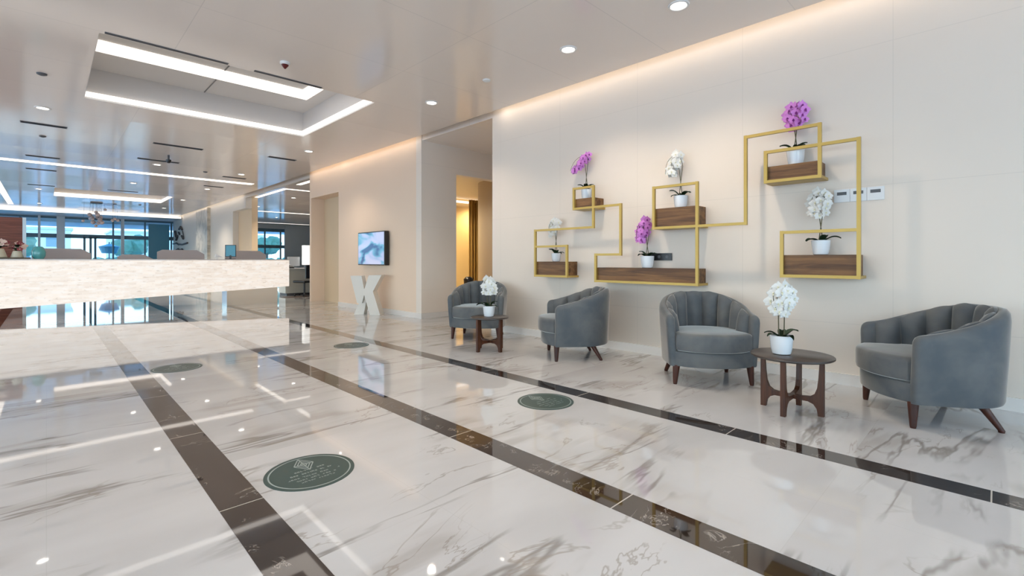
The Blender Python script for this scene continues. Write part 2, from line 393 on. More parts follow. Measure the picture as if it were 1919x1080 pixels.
bm = B(); box(bm, WX, 20.6, 0, WX+.2, 32.7, H+.16); box(bm, WX, 18.95, 3.0, WX+.2, 20.6, H+.16)
struct('wall_far_right', bm, mat('pale grey cream wall paint', (.66, .63, .58), .6))
struct('wall_far_niche', bx(WX+.2, 18.95, 0, WX+.4, 20.7, H+.1), M_BEIGE)
struct('column_far', bx(WX-.12, 24.1, 0, WX+.1, 26.3, H), M_STONE)
struct('wall_lounge_near', bx(5.53, 12.95, 0, 13.4, 13.12, H+.16), M_GREYW)
struct('wall_lounge_right', bx(13.2, 13.12, 0, 13.4, 32.7, H+.16), M_GREYW)
# corridor behind the doorway
struct('wall_corridor_back', bx(5.6, 12.75, 0, 13.2, 12.93, 3.2), wall_mat('golden corridor wall', (.80, .60, .30), False))
struct('wall_corridor_side', bx(13.2, 7.9, 0, 13.4, 13.0, 3.3), M_BEIGE)
struct('wall_corridor_front', bx(8.2, 7.74, 0, 13.2, 7.9, 3.3), M_BEIGE)
struct('ceiling_corridor', bx(5.35, 7.9, 3.2, 13.4, 12.95, 3.3), mat('corridor ceiling paint', (.82, .74, .60), .5))
bm = B(); cyl(bm, 9.15, 9.24, 0, 3.2, 1.0, n=64)
struct('column_corridor', bm, mat('taupe curved wall', (.44, .38, .30), .5), smooth=True)
# a hanging curtain at the corridor wall
bm = B(); pts = [(9.62+.9*i/40, 11.75+.05*math.sin(i*1.35)) for i in range(41)]
prism(bm, pts+[(p[0], p[1]+.02) for p in pts[::-1]], .03, 3.05)
o = link('curtain', bm, mat('bronze gold curtain cloth', (.30, .17, .035), .7, sheen=.3), smooth=True)
tag(o, 'dark gold curtain hanging in the lit corridor beyond the doorway', 'curtain')
led('glowing strip at the top of the golden corridor wall', [(6.2, 12.6, 3.06, 12.8, 12.7, 3.12)])
# skirtings
struct('baseboard_right', bx(WX-.014, -5.2, 0, WX, 5.7, .10), M_SKIRT)
struct('baseboard_television', bx(WX-.014, 7.70, 0, WX, 11.33, .10), M_SKIRT)
struct('baseboard_recess', bx(WX, 7.706, 0, 5.97, 7.72, .10), M_SKIRT)
struct('baseboard_far', bx(WX-.014, 20.6, 0, WX, 24.1, .10), M_SKIRT)

# ------------------------------------------------------------ glazed fronts
def front(n, axis, at, a0, a1, posts, rails, top=3.3, fw=.07, tall=None, pm=None):
    bm = B(); d = .06
    def bb(u0, z0, u1, z1, e=0):
        if axis == 'y': box(bm, u0, at-d-e, z0, u1, at+d+e, z1)
        else: box(bm, at-d-e, u0, z0, at+d+e, u1, z1)
    for p in posts: bb(p-fw/2, 0, p+fw/2, top)
    for z, h in rails: bb(a0, z, a1, z+h, -.01)
    fr = struct('window_%d' % n, bm, pm or M_FRD)
    b2 = B()
    if axis == 'y': box(b2, a0, at-.006, 0, a1, at+.006, top)
    else: box(b2, at-.006, a0, 0, at+.006, a1, top)
    g = link('window_glass', b2, M_GLASS, fr)
    return fr
bm = B(); box(bm, -7.4, 32.55, 3.3, WX, 32.85, H+.16); struct('wall_window_header', bm, mat('pale header paint', (.70, .72, .74), .4))
# white posts of the far front, as the photo shows them, plus the slate frames between
front(1, 'y', 32.7, -7.2, WX, [-4.9, -3.4, -2.1, -.89, 2.52, 3.86, 5.05], [(0, .1), (2.24, .2), (3.2, .16)])
bm = B()
for p, h_ in ((-.25, .045), (.51, .15), (2.89, .07)): box(bm, p-h_, 32.48, 0, p+h_, 32.6, 3.42)
box(bm, -7.2, 30.2, H-.11, 5.1, 32.5, H)
struct('trim_6', bm, M_FRAME)
front(2, 'y', 32.7, 5.33, 13.2, [5.4, 7.2, 9.0, 9.95, 10.9, 12.2, 13.15], [(0, .12), (1.9, .2), (2.95, .2)])
struct('wall_lounge_end', bx(11.1, 32.45, 0, 13.2, 32.6, H), M_GREYW)
struct('wall_window_header_lounge', bx(5.33, 32.5, 3.15, 13.2, 32.85, H+.1), M_GREYW)
front(3, 'x', -7.2, -5.2, 32.6, [-5+2.35*i for i in range(17)], [(0, .12), (2.5, .08), (3.3, .14)], pm=M_FRAME)
front(4, 'y', -5.1, -7.2, WX, [-7+1.72*i for i in range(8)], [(0, .12), (2.5, .08), (3.3, .14)], pm=M_FRAME)
bm = B()
for p in (1.386, 1.62, 1.80): box(bm, p-.045, 32.5, 0, p+.045, 32.6, 2.3)
box(bm, 1.34, 32.5, 2.24, 1.845, 32.6, 2.36)
struct('door_1', bm, M_FRD)
# blue wall panel beside the far windows
struct('wall_far_panel', bx(3.98, 32.35, 0, 4.90, 32.5, 3.1), mat('petrol blue panel', (.08, .27, .38), .3))

# ------------------------------------------------------------ downlights and ceiling devices
def spot(x, y, z, e, col=(1, .84, .67), ang=125, blend=.7, r=.05):
    l = bpy.data.lights.new('downlight_beam', 'SPOT'); l.energy = e; l.color = col; l.spot_size = math.radians(ang); l.spot_blend = blend; l.shadow_soft_size = r
    o = bpy.data.objects.new('downlight_beam', l); C.objects.link(o); o.location = (x, y, z); return o
ring = None
def downlight(x, y, label, r=.06, e=62, z=H):
    global ring
    t = thing('downlight', label, 'ceiling light', (x, y, z), 0, 'recessed ceiling downlights')
    if ring is None:
        b = B(); lathe(b, [(.062, -.001), (.074, -.012), (.088, -.010), (.095, 0), (.062, 0)], 28); ring = link('ring', b, M_TRIMR, t, True)
        b = B(); cyl(b, 0, 0, -.006, .002, .062, n=28); lens = link('lens', b, M_LAMP, t)
        ring = (ring, lens)
    else:
        for q in ring: c = q.copy(); C.objects.link(c); c.parent = t
    if e: spot(x, y, z-.03, e)
    return t
DL = [(4.07, 2.01, 'bright round downlight at the top edge above the right pair of armchairs'),
 (4.06, 3.27, 'round downlight above the chair between the two middle shelves'),
 (4.01, 5.77, 'round downlight above the armchair beside the doorway recess'),
 (3.95, 10.15, 'round downlight in front of the wall television'),
 (1.9, 14.11, 'round downlight above the middle of the reception desk'),
 (3.72, 14.13, 'round downlight above the right end of the reception desk'),
 (-.04, 10.07, 'round downlight left of the tray in front of the reception desk'),
 (1.85, 17.99, 'round downlight behind the long ceiling light line, middle row'),
 (3.7, 17.82, 'round downlight behind the long ceiling light line, right row'),
 (3.72, 21.73, 'round downlight in front of the mottled stone column'),
 (3.7, 25.65, 'round downlight beside the distant dark wall artwork'),
 (-.18, 21.58, 'small round downlight at far left behind the desk'),
 (-.2, 27.0, 'farthest small downlight before the big windows'),
 (6.5, 18.13, 'round downlight in the side lounge behind the angled light line'),
 (6.45, 22.08, 'farther round downlight in the side lounge ceiling'),
 (8.6, 18.1, 'added fill downlight in the side lounge above the counter end'), (9.2, 22.0, 'added fill downlight deep in the side lounge ceiling'), (8.8, 27.0, 'added fill downlight near the side lounge windows'),  # these three lamps are added only to brighten the dim side lounge
 (-.05, 4.1, 'round downlight on the ceiling left of the camera'),
 (1.9, 1.6, 'round downlight overhead in front of the near armchairs'),
 (-.05, .4, 'round downlight directly overhead near the entrance')]
for x, y, lb in DL: downlight(x, y, lb, e=72 if x < 5 and y < 17 else 220)
for x, y, lb in ((5.02, 5.35, 'tiny downlight in the wall slot at the end of the orchid wall'), (5.02, 11.0, 'tiny downlight in the wall slot above the television wall')):
    t = thing('downlight', lb, 'ceiling light', (x, y, H+.10), 0, 'tiny slot downlights')
    b = B(); cyl(b, 0, 0, -.02, 0, .05, n=24); link('ring', b, M_TRIMR, t); b = B(); cyl(b, 0, 0, -.024, -.018, .036, n=24); link('lens', b, M_LAMP, t)
t = thing('downlight', 'warm downlight in the golden corridor ceiling', 'ceiling light', (8.3, 10.2+.9, 3.2), 0, 'corridor downlights')
b = B(); cyl(b, 0, 0, -.012, 0, .085, n=24); link('ring', b, M_TRIMR, t); b = B(); cyl(b, 0, 0, -.016, -.011, .06, n=24); link('lens', b, M_LAMP, t)
spot(8.1, 11.2, 3.15, 300, (1, .82, .54), 150); spot(6.6, 9.2, 3.15, 110, (1, .86, .66), 150); spot(10.6, 12.0, 3.15, 220, (1, .80, .48), 150)

def vent(x0, x1, y, label, wd=.13):
    t = thing('air_vent', label, 'air vent', ((x0+x1)/2, y, H), 0, 'slim ceiling air vents'); L = (x1-x0)/2
    b = B(); box(b, -L, -wd/2, -.008, L, -wd/2+.012, 0); box(b, -L, wd/2-.012, -.008, L, wd/2, 0); box(b, -L, -wd/2, -.008, -L+.012, wd/2, 0); box(b, L-.012, -wd/2, -.008, L, wd/2, 0)
    link('frame', b, M_DGREY, t)
    b = B(); box(b, -L+.01, -wd/2+.01, -.002, L-.01, wd/2-.01, .0); n = max(2, int(wd/.03))
    for i in range(n): yy = -wd/2+.012+(wd-.024)*(i+.5)/n; box(b, -L+.012, yy-.003, -.009, L-.012, yy+.003, -.002)
    link('louvre', b, mat('near black vent metal', (.035, .037, .042), .6), t)  # backing and blades are near black in their own colour
V = [(-.31, .26, 11.3, 'dark ceiling vent at left between the downlight and the desk'), (1.49, 2.32, 11.55, 'dark ceiling vent just behind the lit ceiling tray'),
 (1.46, 2.24, 13.53, 'dark ceiling vent right above the reception desk middle'), (3.51, 4.1, 11.3, 'dark ceiling vent near the television wall'),
 (-.33, .22, 14.85, 'dark ceiling vent at left just before the long light line'), (-.37, .19, 16.97, 'dark ceiling vent at left just behind the long light line'),
 (3.45, 4.02, 14.85, 'dark ceiling vent before the right end of the long light line'), (1.42, 2.21, 20.3, 'thin dark vent between the long light line and distant tray'),
 (-.41, .19, 20.5, 'distant thin vent at left halfway to the windows'), (3.46, 3.99, 17.1, 'thin vent behind the right end of the long light line')]
for v in V: vent(*v)
for x0, x1, lb in ((.42, 1.52, 'black linear slot vent along the near edge of the tray, longer left one'), (1.80, 2.62, 'black linear slot vent along the near edge of the tray by the alarm')):
    t = thing('slot_vent', lb, 'air vent', ((x0+x1)/2, 6.30, H), 0, 'linear slot vents'); L = (x1-x0)/2
    b = B(); box(b, -L, -.022, -.006, L, -.016, 0); box(b, -L, .016, -.006, L, .022, 0); link('rim', b, M_DGREY, t)
    link('slot', bx(-L, -.016, -.003, L, .016, 0), M_BLACK, t)
t = thing('smoke_alarm', 'small ceiling alarm with a dark red cone, right of the tray', 'smoke alarm', (1.98, 5.79, H))
b = B(); lathe(b, [(0, 0), (.055, 0), (.055, -.018), (.045, -.03), (0, -.03)], 28); link('base', b, M_TRIMR, t, True)
b = B(); lathe(b, [(.040, -.03), (.036, -.04), (.008, -.075), (0, -.078)], 24); link('cone', b, M_DARKRED, t, True)
for x, y, lb in ((4.01, 4.56, 'plain white round ceiling sensor between two downlights'), (-.05, 12.36, 'small grey ceiling sensor behind the left vent'),
                 (-.04, 8.23, 'small dark ceiling sensor left of the lit tray'), (2.95, 14.4, 'small ceiling sensor before the long light line'), (2.77, 24.86, 'tiny dark sensor near the distant tray')):
    b = B(); lathe(b, [(0, 0), (.05, 0), (.048, -.014), (.02, -.026), (0, -.026)], 24)
    o = link('ceiling_sensor', b, M_TRIMR if x > 4 else M_DGREY, None, True, (x, y, H)); tag(o, lb, 'sensor', 'round ceiling sensors')
t = thing('security_camera', 'small hanging dome camera behind the ceiling tray', 'security camera', (1.91, 12.69, H))
b = B(); cyl(b, 0, 0, -.10, 0, .02, n=16); link('stalk', b, M_DGREY, t); b = B(); lathe(b, [(0, -.10), (.05, -.10), (.05, -.13), (.03, -.17), (0, -.18)], 20); link('dome', b, M_BLACK, t, True)

# ------------------------------------------------------------ tub armchairs
def ushape(off, n=72, w=.355, yf=.225, yb=-.355):
    """centre line of the U seen from above, with outward normals; off moves it outwards"""
    pts = []; straight = yf; arc = PI*.5*(w+abs(yb))
    L = 2*straight+arc
    for i in range(n+1):
        s = L*i/n
        if s < straight: p = Vector((w, yf-s)); nr = Vector((1, 0))
        elif s > L-straight: p = Vector((-w, (s-(L-straight)))); nr = Vector((-1, 0))
        else:
            a = PI*(s-straight)/arc; p = Vector((w*math.cos(a), yb*math.sin(a))); nr = Vector((abs(yb)*math.cos(a), -w*math.sin(a))).normalized()
        pts.append((p+nr*off, nr, i/n, s))
    return pts, L
def topz(t):
    u = abs(t-.5)*2              # 0 at the back, 1 at the arm fronts
    k = 1-u; k = max(0, min(1, k/.80)); k = .45*k+.55*k*k*(3-2*k)
    return .625+.175*k
def make_chair(label, x, y, rz, group):
    t = thing('tub_armchair', label, 'armchair', (x, y, 0), rz, group)
    # outer shell
    bm = B(); pts, L = ushape(0); rings = []; N = len(pts)
    prof0 = [(-.03, 0), (.038, 0), (.044, .03), (.046, .5), (.044, .88), (.036, .955), (.018, .992), (-.004, 1.0), (-.022, .985), (-.03, .95)]
    ext = [(-1, .35, .028), (-1, .7, .018)]
    def ringat(p, nr, zt, thin, fwd=0.0, bot=.165):
        r = []
        for (o, h) in prof0:
            lean = (h-.5)*.035
            z = bot+(zt-bot)*h
            q = p+nr*(o*thin+lean*.9)
            r.append(bm.verts.new((q.x, q.y+fwd, z)))
        return r
    seq = []
    for thin, fw, dz in ((.2, .054, -.060), (.5, .052, -.048), (.75, .046, -.030), (.92, .034, -.014), (.98, .018, -.004), (1, .0, 0)): seq.append(ringat(pts[0][0], pts[0][1], topz(0)+dz, thin, fw))
    for p, nr, u, s in pts[1:-1]: seq.append(ringat(p, nr, topz(u), 1))
    for thin, fw, dz in ((1, .0, 0), (.98, .018, -.004), (.92, .034, -.014), (.75, .046, -.030), (.5, .052, -.048), (.2, .054, -.060)): seq.append(ringat(pts[-1][0], pts[-1][1], topz(1)+dz, thin, fw))
    for a, b in zip(seq, seq[1:]):
        for k in range(len(a)): bm.faces.new((a[k], a[(k+1) % len(a)], b[(k+1) % len(a)], b[k]))
    bm.faces.new(seq[0]); bm.faces.new(seq[-1][::-1])
    link('shell', bm, M_VEL, t, True)
    # channelled inner back
    nch = 9; bm = B(); pts, L = ushape(-.03, 144); seq = []
    for p, nr, u, s in pts[3:-3]:
        c = abs(math.sin(PI*nch*(u-.0208)/(1-.0416))) if True else 0
        bulge = .008+.062*min(1, c)**.5
        zt = topz(u)+.006-.020*(1-min(1, c)**.45)
        r = []
        for (k, z) in ((0, .30), (.8, .30), (1.05, .40), (1.0, .52), (.95, zt-.10), (.80, zt-.045), (.52, zt-.014), (.22, zt), (-.05, zt-.004), (-.12, zt-.03)):
            lean = ((z-.165)/(zt-.165)-.5)*.032
            q = p-nr*(bulge*k)+nr*lean
            r.append(bm.verts.new((q.x, q.y, z)))
        seq.append(r)
    for a, b in zip(seq, seq[1:]):
        for k in range(len(a)): bm.faces.new((a[k], a[(k+1) % len(a)], b[(k+1) % len(a)], b[k]))
    bm.faces.new(seq[0]); bm.faces.new(seq[-1][::-1])
    link('channel_back', bm, M_VEL, t, True)
    # seat rail and cushion
    def dplan(wd, front, bulge, back, n=40, r=.05):
        o = []
        for i in range(n+1):
            a = i/n*2-1; y_ = front+bulge*(1-abs(a)**2.3); o.append((wd*a, y_ if abs(a) < .999 else front-.0))
        for i in range(1, n): a = -PI*i/n; o.append((wd*math.cos(a), (front-.12)*0+back*math.sin(-a) if False else back*abs(math.sin(a))))
        return o
    def pillow(plan, z0, z1, rnd, dome, name):
        bm = B(); cx = sum(p[0] for p in plan)/len(plan); cy = sum(p[1] for p in plan)/len(plan); rings = []
        rows = [(1-.06, z0), (1-.015, z0+rnd*.25), (1, z0+rnd), (1, z1-rnd), (1-.012, z1-rnd*.35), (1-.045, z1-rnd*.06), (.86, z1+dome*.35), (.6, z1+dome*.8), (.3, z1+dome)]
        for s_, z in rows: rings.append([bm.verts.new((cx+(p[0]-cx)*s_, cy+(p[1]-cy)*s_, z)) for p in plan])
        for a, b in zip(rings, rings[1:]):
            for k in range(len(a)): bm.faces.new((a[k], a[(k+1) % len(a)], b[(k+1) % len(a)], b[k]))
        bm.faces.new(rings[0][::-1]); bm.faces.new(rings[-1])
        return link(name, bm, M_VEL, t, True)
    pillow(dplan(.345, .275, .115, -.30), .165, .30, .012, 0, 'seat_rail')
    pillow(dplan(.330, .29, .14, -.27), .305, .462, .035, .012, 'seat_cushion')
    # legs
    for sx in (1, -1):
        b = B(); cyl(b, .322*sx, .255, .175, .012, .033, .019, 20, 0, .335*sx, .262); cyl(b, .335*sx, .262, .012, 0, .018, .016, 20)
        link('leg', b, M_LEG, t, True)
        b = B(); cyl(b, .255*sx, -.15, .175, .012, .033, .019, 20, 0, .295*sx, -.245); cyl(b, .295*sx, -.245, .012, 0, .018, .016, 20)
        link('leg', b, M_LEG, t, True)
    return t
def face(fx, fy): return math.atan2(fy, fx)-PI/2
G = 'grey velvet tub chairs along the wall'
make_chair('grey velvet channelled tub armchair at right end, side turned to the camera', 4.556, .344, face(-.518, .855), G)
make_chair('grey velvet channelled tub armchair facing us, left of the larger round table', 4.487, 1.962, face(-.755, -.655), G)
make_chair('grey velvet tub armchair turned left, standing under the long low shelf', 4.444, 3.486, face(-.745, .666), G)
make_chair('farthest grey velvet tub armchair, behind the smaller round table by the recess', 4.55, 5.33, face(-.805, -.594), G)

# ------------------------------------------------------------ round side tables
def make_table(label, x, y, r, h, rz=0):
    t = thing('side_table', label, 'side table', (x, y, 0), rz, 'round side tables between the armchairs')
    b = B(); lathe(b, [(0, h-.022), (r-.012, h-.022), (r, h-.014), (r, h-.004), (r-.005, h), (0, h)], 56); link('tabletop', b, M_TTOP, t, True)
    R = .21; q = [(R, 0), (R, h-.022), (R-.026, h-.022)]
    q += [(R-.034, .27), (R-.042, .20), (R-.058, .155), (R-.088, .132), (.05, .124), (.05, .094), (R-.10, .094), (R-.066, .080), (R-.045, .050), (R-.036, 0)]
    for k in range(4):
        b = prism(B(), q, -.016, .016, 'xz'); bmesh.ops.rotate(b, verts=b.verts[:], cent=(0, 0, 0), matrix=Matrix.Rotation(k*PI/2, 3, 'Z'))
        link('leg', b, M_TLEG, t)
    b = B(); box(b, -.052, -.016, .094, .052, .016, .124); box(b, -.016, -.052, .0945, .016, .052, .1245); link('stretcher', b, M_TLEG, t)
make_table('larger round dark table with walnut legs between the two right armchairs', 3.97, 1.075, .275, .42)
make_table('smaller round dark table in front of the farthest armchair', 3.947, 4.427, .235, .42)

# ------------------------------------------------------------ orchids
def petal(bm, ang, L, W, mi=0, cup=.15, z0=0):
    n = 5; rows = []
    for i in range(n+1):
        u = i/n; r = L*u; wd = W*math.sin(PI*min(1, .12+.88*u)**.8)*.5 if u < 1 else W*.12
        row = []
        for s in (-1, 0, 1):
            px, py = r, s*wd; z = z0+cup*L*(u*u)*.5-abs(s)*wd*.25
            row.append(bm.verts.new((px*math.cos(ang)-py*math.sin(ang), px*math.sin(ang)+py*math.cos(ang), z)))
        rows.append(row)
    for a, b in zip(rows, rows[1:]):
        for k in range(2): f = bm.faces.new((a[k], a[k+1], b[k+1], b[k])); f.material_index = mi
def flower_mesh(mp, ml):
    bm = B()
    petal(bm, 0, .042, .054, 0, .2, .003); petal(bm, PI, .042, .054, 0, .2, .003)
    for a in (PI/2, PI/2+2.25, PI/2-2.25): petal(bm, a, .041, .036, 0, .1)
    lathe(bm, [(0, .012), (.005, .011), (.006, .006), (.003, 0)], 8, mi=1)
    petal(bm, -PI/2, .018 if ml is not M_LM else .024, .012 if ml is not M_LM else .022, 1, .9, .006)
    me = bpy.data.meshes.new('flower'); bm.to_mesh(me); bm.free(); me.materials.append(mp); me.materials.append(ml)
    for p in me.polygons: p.use_smooth = True
    return me
FW = flower_mesh(M_PW, M_LY); FP = flower_mesh(M_PP, M_LM)
def leaf_mesh():
    bm = B(); n = 8; rows = []
    for i in range(n+1):
        u = i/n; wd = .027*math.sin(PI*(.1+.9*u)**.9)+.003; x = .125*u; z = .055*math.sin(u*PI*.62)*1.1-.02*u*u
        rows.append([bm.verts.new((x, s*wd, z+abs(s)*.010)) for s in (-1, -.5, 0, .5, 1)])
    for a, b in zip(rows, rows[1:]):
        for k in range(4): bm.faces.new((a[k], a[k+1], b[k+1], b[k]))
    r = bmesh.ops.solidify(bm, geom=bm.faces[:], thickness=.003)
    me = bpy.data.meshes.new('leaf'); bm.to_mesh(me); bm.free(); me.materials.append(M_LEAF)
    for p in me.polygons: p.use_smooth = True
    return me
LEAF = leaf_mesh()
b = B(); lathe(b, [(0, 0), (.050, 0), (.062, .006), (.071, .045), (.076, .10), (.079, .138), (.075, .140), (.070, .132), (.067, .118), (0, .118)], 40); _o = link('pot', b, M_POT, None, True); POT = _o.data; bpy.data.objects.remove(_o)
b = B(); lathe(b, [(0, .126), (.03, .127), (.066, .121), (.068, .112), (0, .112)], 28); _o = link('soil', b, M_SOIL, None, True); SOIL = _o.data; bpy.data.objects.remove(_o)
def child(name, me, par, loc=(0, 0, 0), rot=None, s=1):
    o = bpy.data.objects.new(name, me); C.objects.link(o); o.parent = par; o.location = loc; o.scale = (s, s, s)
    if rot is not None: o.rotation_mode = 'QUATERNION'; o.rotation_quaternion = rot
    return o
def orchid(label, x, y, z, col, total, lean, spread, drop, nf, seed, group, leafrot=0, ps=1.0, facing=(-.8, -.6)):
    """lean: direction vector (dx, dy) the sprays bend to; spread: how far; drop: how far the tips hang"""
    rnd = random.Random(seed)
    t = thing('potted_orchid', label, 'orchid', (x, y, z), 0, group)
    child('pot', POT, t, s=ps); child('soil', SOIL, t, s=ps)
    for k in range(5):
        a = leafrot+k*2*PI/5+rnd.uniform(-.3, .3)
        q = Matrix.Rotation(a, 3, 'Z') @ Matrix.Rotation(rnd.uniform(-.35, .25), 3, 'Y')
        child('leaf', LEAF, t, (.012*math.cos(a), .012*math.sin(a), .118*ps), q.to_quaternion(), rnd.uniform(.8, 1.15))
    cy, cz, ra, rh, tilt = lean          # cluster centre (sideways, height), half width, half height, slant
    F = Vector((facing[0], facing[1], 0)).normalized(); side = Vector((0, 1, 0)) if x > 4.5 else Vector((-F.y, F.x, 0))
    me = FW if col == 'white' else FP
    cen = side*cy+Vector((0, 0, cz))
    for sg in (-1, 1):
        base = Vector((.012*sg, -.014*sg, .118*ps)); ax = side*tilt*rh
        mid = Vector((side.x*.022*sg, side.y*.022*sg, cz-rh*.25)); top = cen+ax*.55+side*(.02*sg)+Vector((0, 0, rh*.80))
        end = cen-ax+side*(ra*.55*sg+cy*.4)+F*.02+Vector((0, 0, -rh*.75))
        pts = [base.lerp(mid, k/6) for k in range(7)]
        for k in range(1, 6): u = k/5; pts.append(mid.lerp(top, u)+side*(.01*sg*math.sin(PI*u)))
        for k in range(1, 7): u = k/6; pts.append(top.lerp(end, u)+Vector((0, 0, .035*math.sin(PI*u)))+side*(.03*math.copysign(1, cy+sg*.01)*math.sin(PI*u)))
        b = B(); tube(b, pts, .0045, 7, 0, .002); link('stem', b, M_STEM, t, True)
    for i in range(nf):
        u = (i+.5)/nf; zz = 1-2*u; a = i*2.39996+rnd.uniform(-.5, .5); rr = math.sqrt(max(0, 1-zz*zz))**.7*rnd.uniform(.7, 1.12)
        o = side*(ra*rr*math.cos(a))+F*(ra*.62*rr*math.sin(a))
        p = cen+o+side*(tilt*rh*zz)+Vector((0, 0, rh*zz*.95+rnd.uniform(-.022, .022)))
        d = (o.normalized()*.7+F*1.0+Vector((0, 0, rnd.uniform(-.3, .25)))).normalized()
        child('flower', me, t, p, d.to_track_quat('Z', 'Y'), rnd.uniform(.95, 1.2))
    return t
GW, GP = 'white orchids in white pots', 'magenta orchids in white pots'
orchid('white orchid in a white pot on the larger round table', 3.925, 1.13, .42, 'white', .52, (0, .405, .078, .100, 0), 0, 0, 30, 3, GW, .4)
orchid('white orchid in a white pot on the smaller round table', 3.935, 4.43, .42, 'white', .52, (0, .375, .072, .105, 0), 0, 0, 26, 5, GW, 1.1, .95)
orchid('white orchid on the lowest leftmost small wooden box of the gold shelf', 5.01, 4.25, 1.102, 'white', .62, (.04, .478, .066, .115, -.35), 0, 0, 20, 8, GW, .2, .82)
orchid('magenta orchid bending sideways on the small high left box of the gold shelf', 4.99, 3.72, 1.914, 'magenta', .62, (.085, .480, .066, .115, -.95), 0, 0, 20, 9, GP, .9, .85)
orchid('magenta orchid on the long low wooden box of the gold shelf', 5.01, 2.86, 1.03, 'magenta', .60, (.055, .437, .066, .135, -.25), 0, 0, 28, 12, GP, .5)
orchid('white orchid on the tall middle wooden box of the gold shelf', 5.01, 2.45, 1.70, 'white', .62, (.075, .490, .066, .130, -.35), 0, 0, 24, 15, GW, 1.5, .95)
orchid('magenta orchid on the highest wooden box of the gold shelf', 5.005, 1.32, 2.01, 'magenta', .62, (0, .467, .080, .120, -.1), 0, 0, 32, 21, GP, .8, .95)
orchid('white orchid on the right lower wooden box beside the switch panel', 5.0, 1.117, 1.168, 'white', .62, (.01, .468, .076, .122, -.1), 0, 0, 30, 25, GW, .1, .95)

# ------------------------------------------------------------ gold frame shelf with walnut boxes
t = thing('frame_shelf', 'angular gold tube frame shelf with six walnut boxes on the pale wall', 'wall shelf', (4.895, 2.6, 1.6))
T = .0135; XF = 4.895
b = B()
def seg(y0, z0, y1, z1):
    a, c = sorted((y0, y1)); d, e_ = sorted((z0, z1))
    k = .0008 if z0 != z1 else 0
    box(b, -T-k, a-T+(k if not k else -k)-2.6, d-T-k*2-1.6, T+k, c+T+k-2.6, e_+T+k*2-1.6)
PATH = [(4.53, .905, 4.53, 1.535), (4.53, 1.535, 3.54, 1.535), (3.54, 1.535, 3.54, 2.045), (3.54, 2.045, 3.847, 2.045), (3.847, 2.045, 3.847, 1.785),
 (3.847, 1.785, 3.144, 1.785), (3.144, 1.785, 3.144, 1.19), (3.144, 1.19, 3.505, 1.19), (3.505, 1.19, 3.505, .862), (3.505, .862, 2.212, .862),
 (2.212, .862, 2.212, 1.935), (2.212, 1.935, 2.711, 1.935), (2.711, 1.935, 2.711, 1.481), (2.711, 1.481, 1.726, 1.481), (1.726, 1.481, 1.726, 2.325),
 (1.726, 2.325, 1.101, 2.325), (1.101, 2.325, 1.101, 1.865), (1.101, 1.865, 1.544, 1.865), (1.544, 1.865, 1.544, 2.145), (1.544, 2.145, .818, 2.145),
 (.818, 2.145, .818, .975), (.818, .975, 1.405, .975), (1.405, .975, 1.405, 1.378), (1.405, 1.378, .818, 1.378),
 (4.53, .905, 3.965, .905), (3.965, .905, 3.965, 1.309), (3.965, 1.309, 4.53, 1.309)]
for p in PATH: seg(*p)
link('frame', b, M_GOLD, t)
BOX = [(3.965, 4.53, .905, 1.102), (3.54, 3.847, 1.785, 1.914), (2.212, 3.505, .862, 1.03), (2.212, 2.711, 1.481, 1.70), (1.101, 1.544, 1.865, 2.01), (.818, 1.405, .975, 1.168)]
for y0, y1, z0, z1 in BOX:
    q = link('shelf_box', bx(.018, y0+.01-2.6, z0+.012-1.6, WX-XF-.001, y1-.01-2.6, z1-1.6, bev=.002), M_WAL, t)
    b = B(); box(b, .0, y0-T-2.6, z0-T-1.6, WX-XF-.001, y1+T-2.6, z0+.0115-1.6); link('base_plate', b, M_GOLD, t)
# wall outlets
t = thing('switch_panel', 'white switch panel with three dark displays right of the gold shelf', 'switch panel', (WX, .86, 1.70))
for i in range(3):
    yc = (i-1)*.122
    pl = link('plate', bx(-.010, yc-.060, -.058, 0, yc+.060, .058, bev=.002), M_WHITE, t)
    link('display', bx(-.0115, yc-.036, .006, -.0095, yc+.036, .034), M_DGREY, pl)
t = thing('wall_socket', 'black wall socket strip beside the pot on the long shelf', 'socket', (WX, 2.77, 1.165))
link('plate', bx(-.012, -.16, -.042, 0, .16, .042, bev=.003), M_BLACK, t)
for yc in (-.10, 0, .10): link('socket_hole', (lambda q: (bmesh.ops.rotate(q, verts=q.verts[:], cent=(0, 0, 0), matrix=Matrix.Rotation(-PI/2, 3, 'Y')), bmesh.ops.translate(q, verts=q.verts[:], vec=(0, yc, 0)))[0] and q or q)(cyl(B(), 0, 0, .011, .0135, .018, n=20)), M_DGREY, t)
t.location.z = 1.16

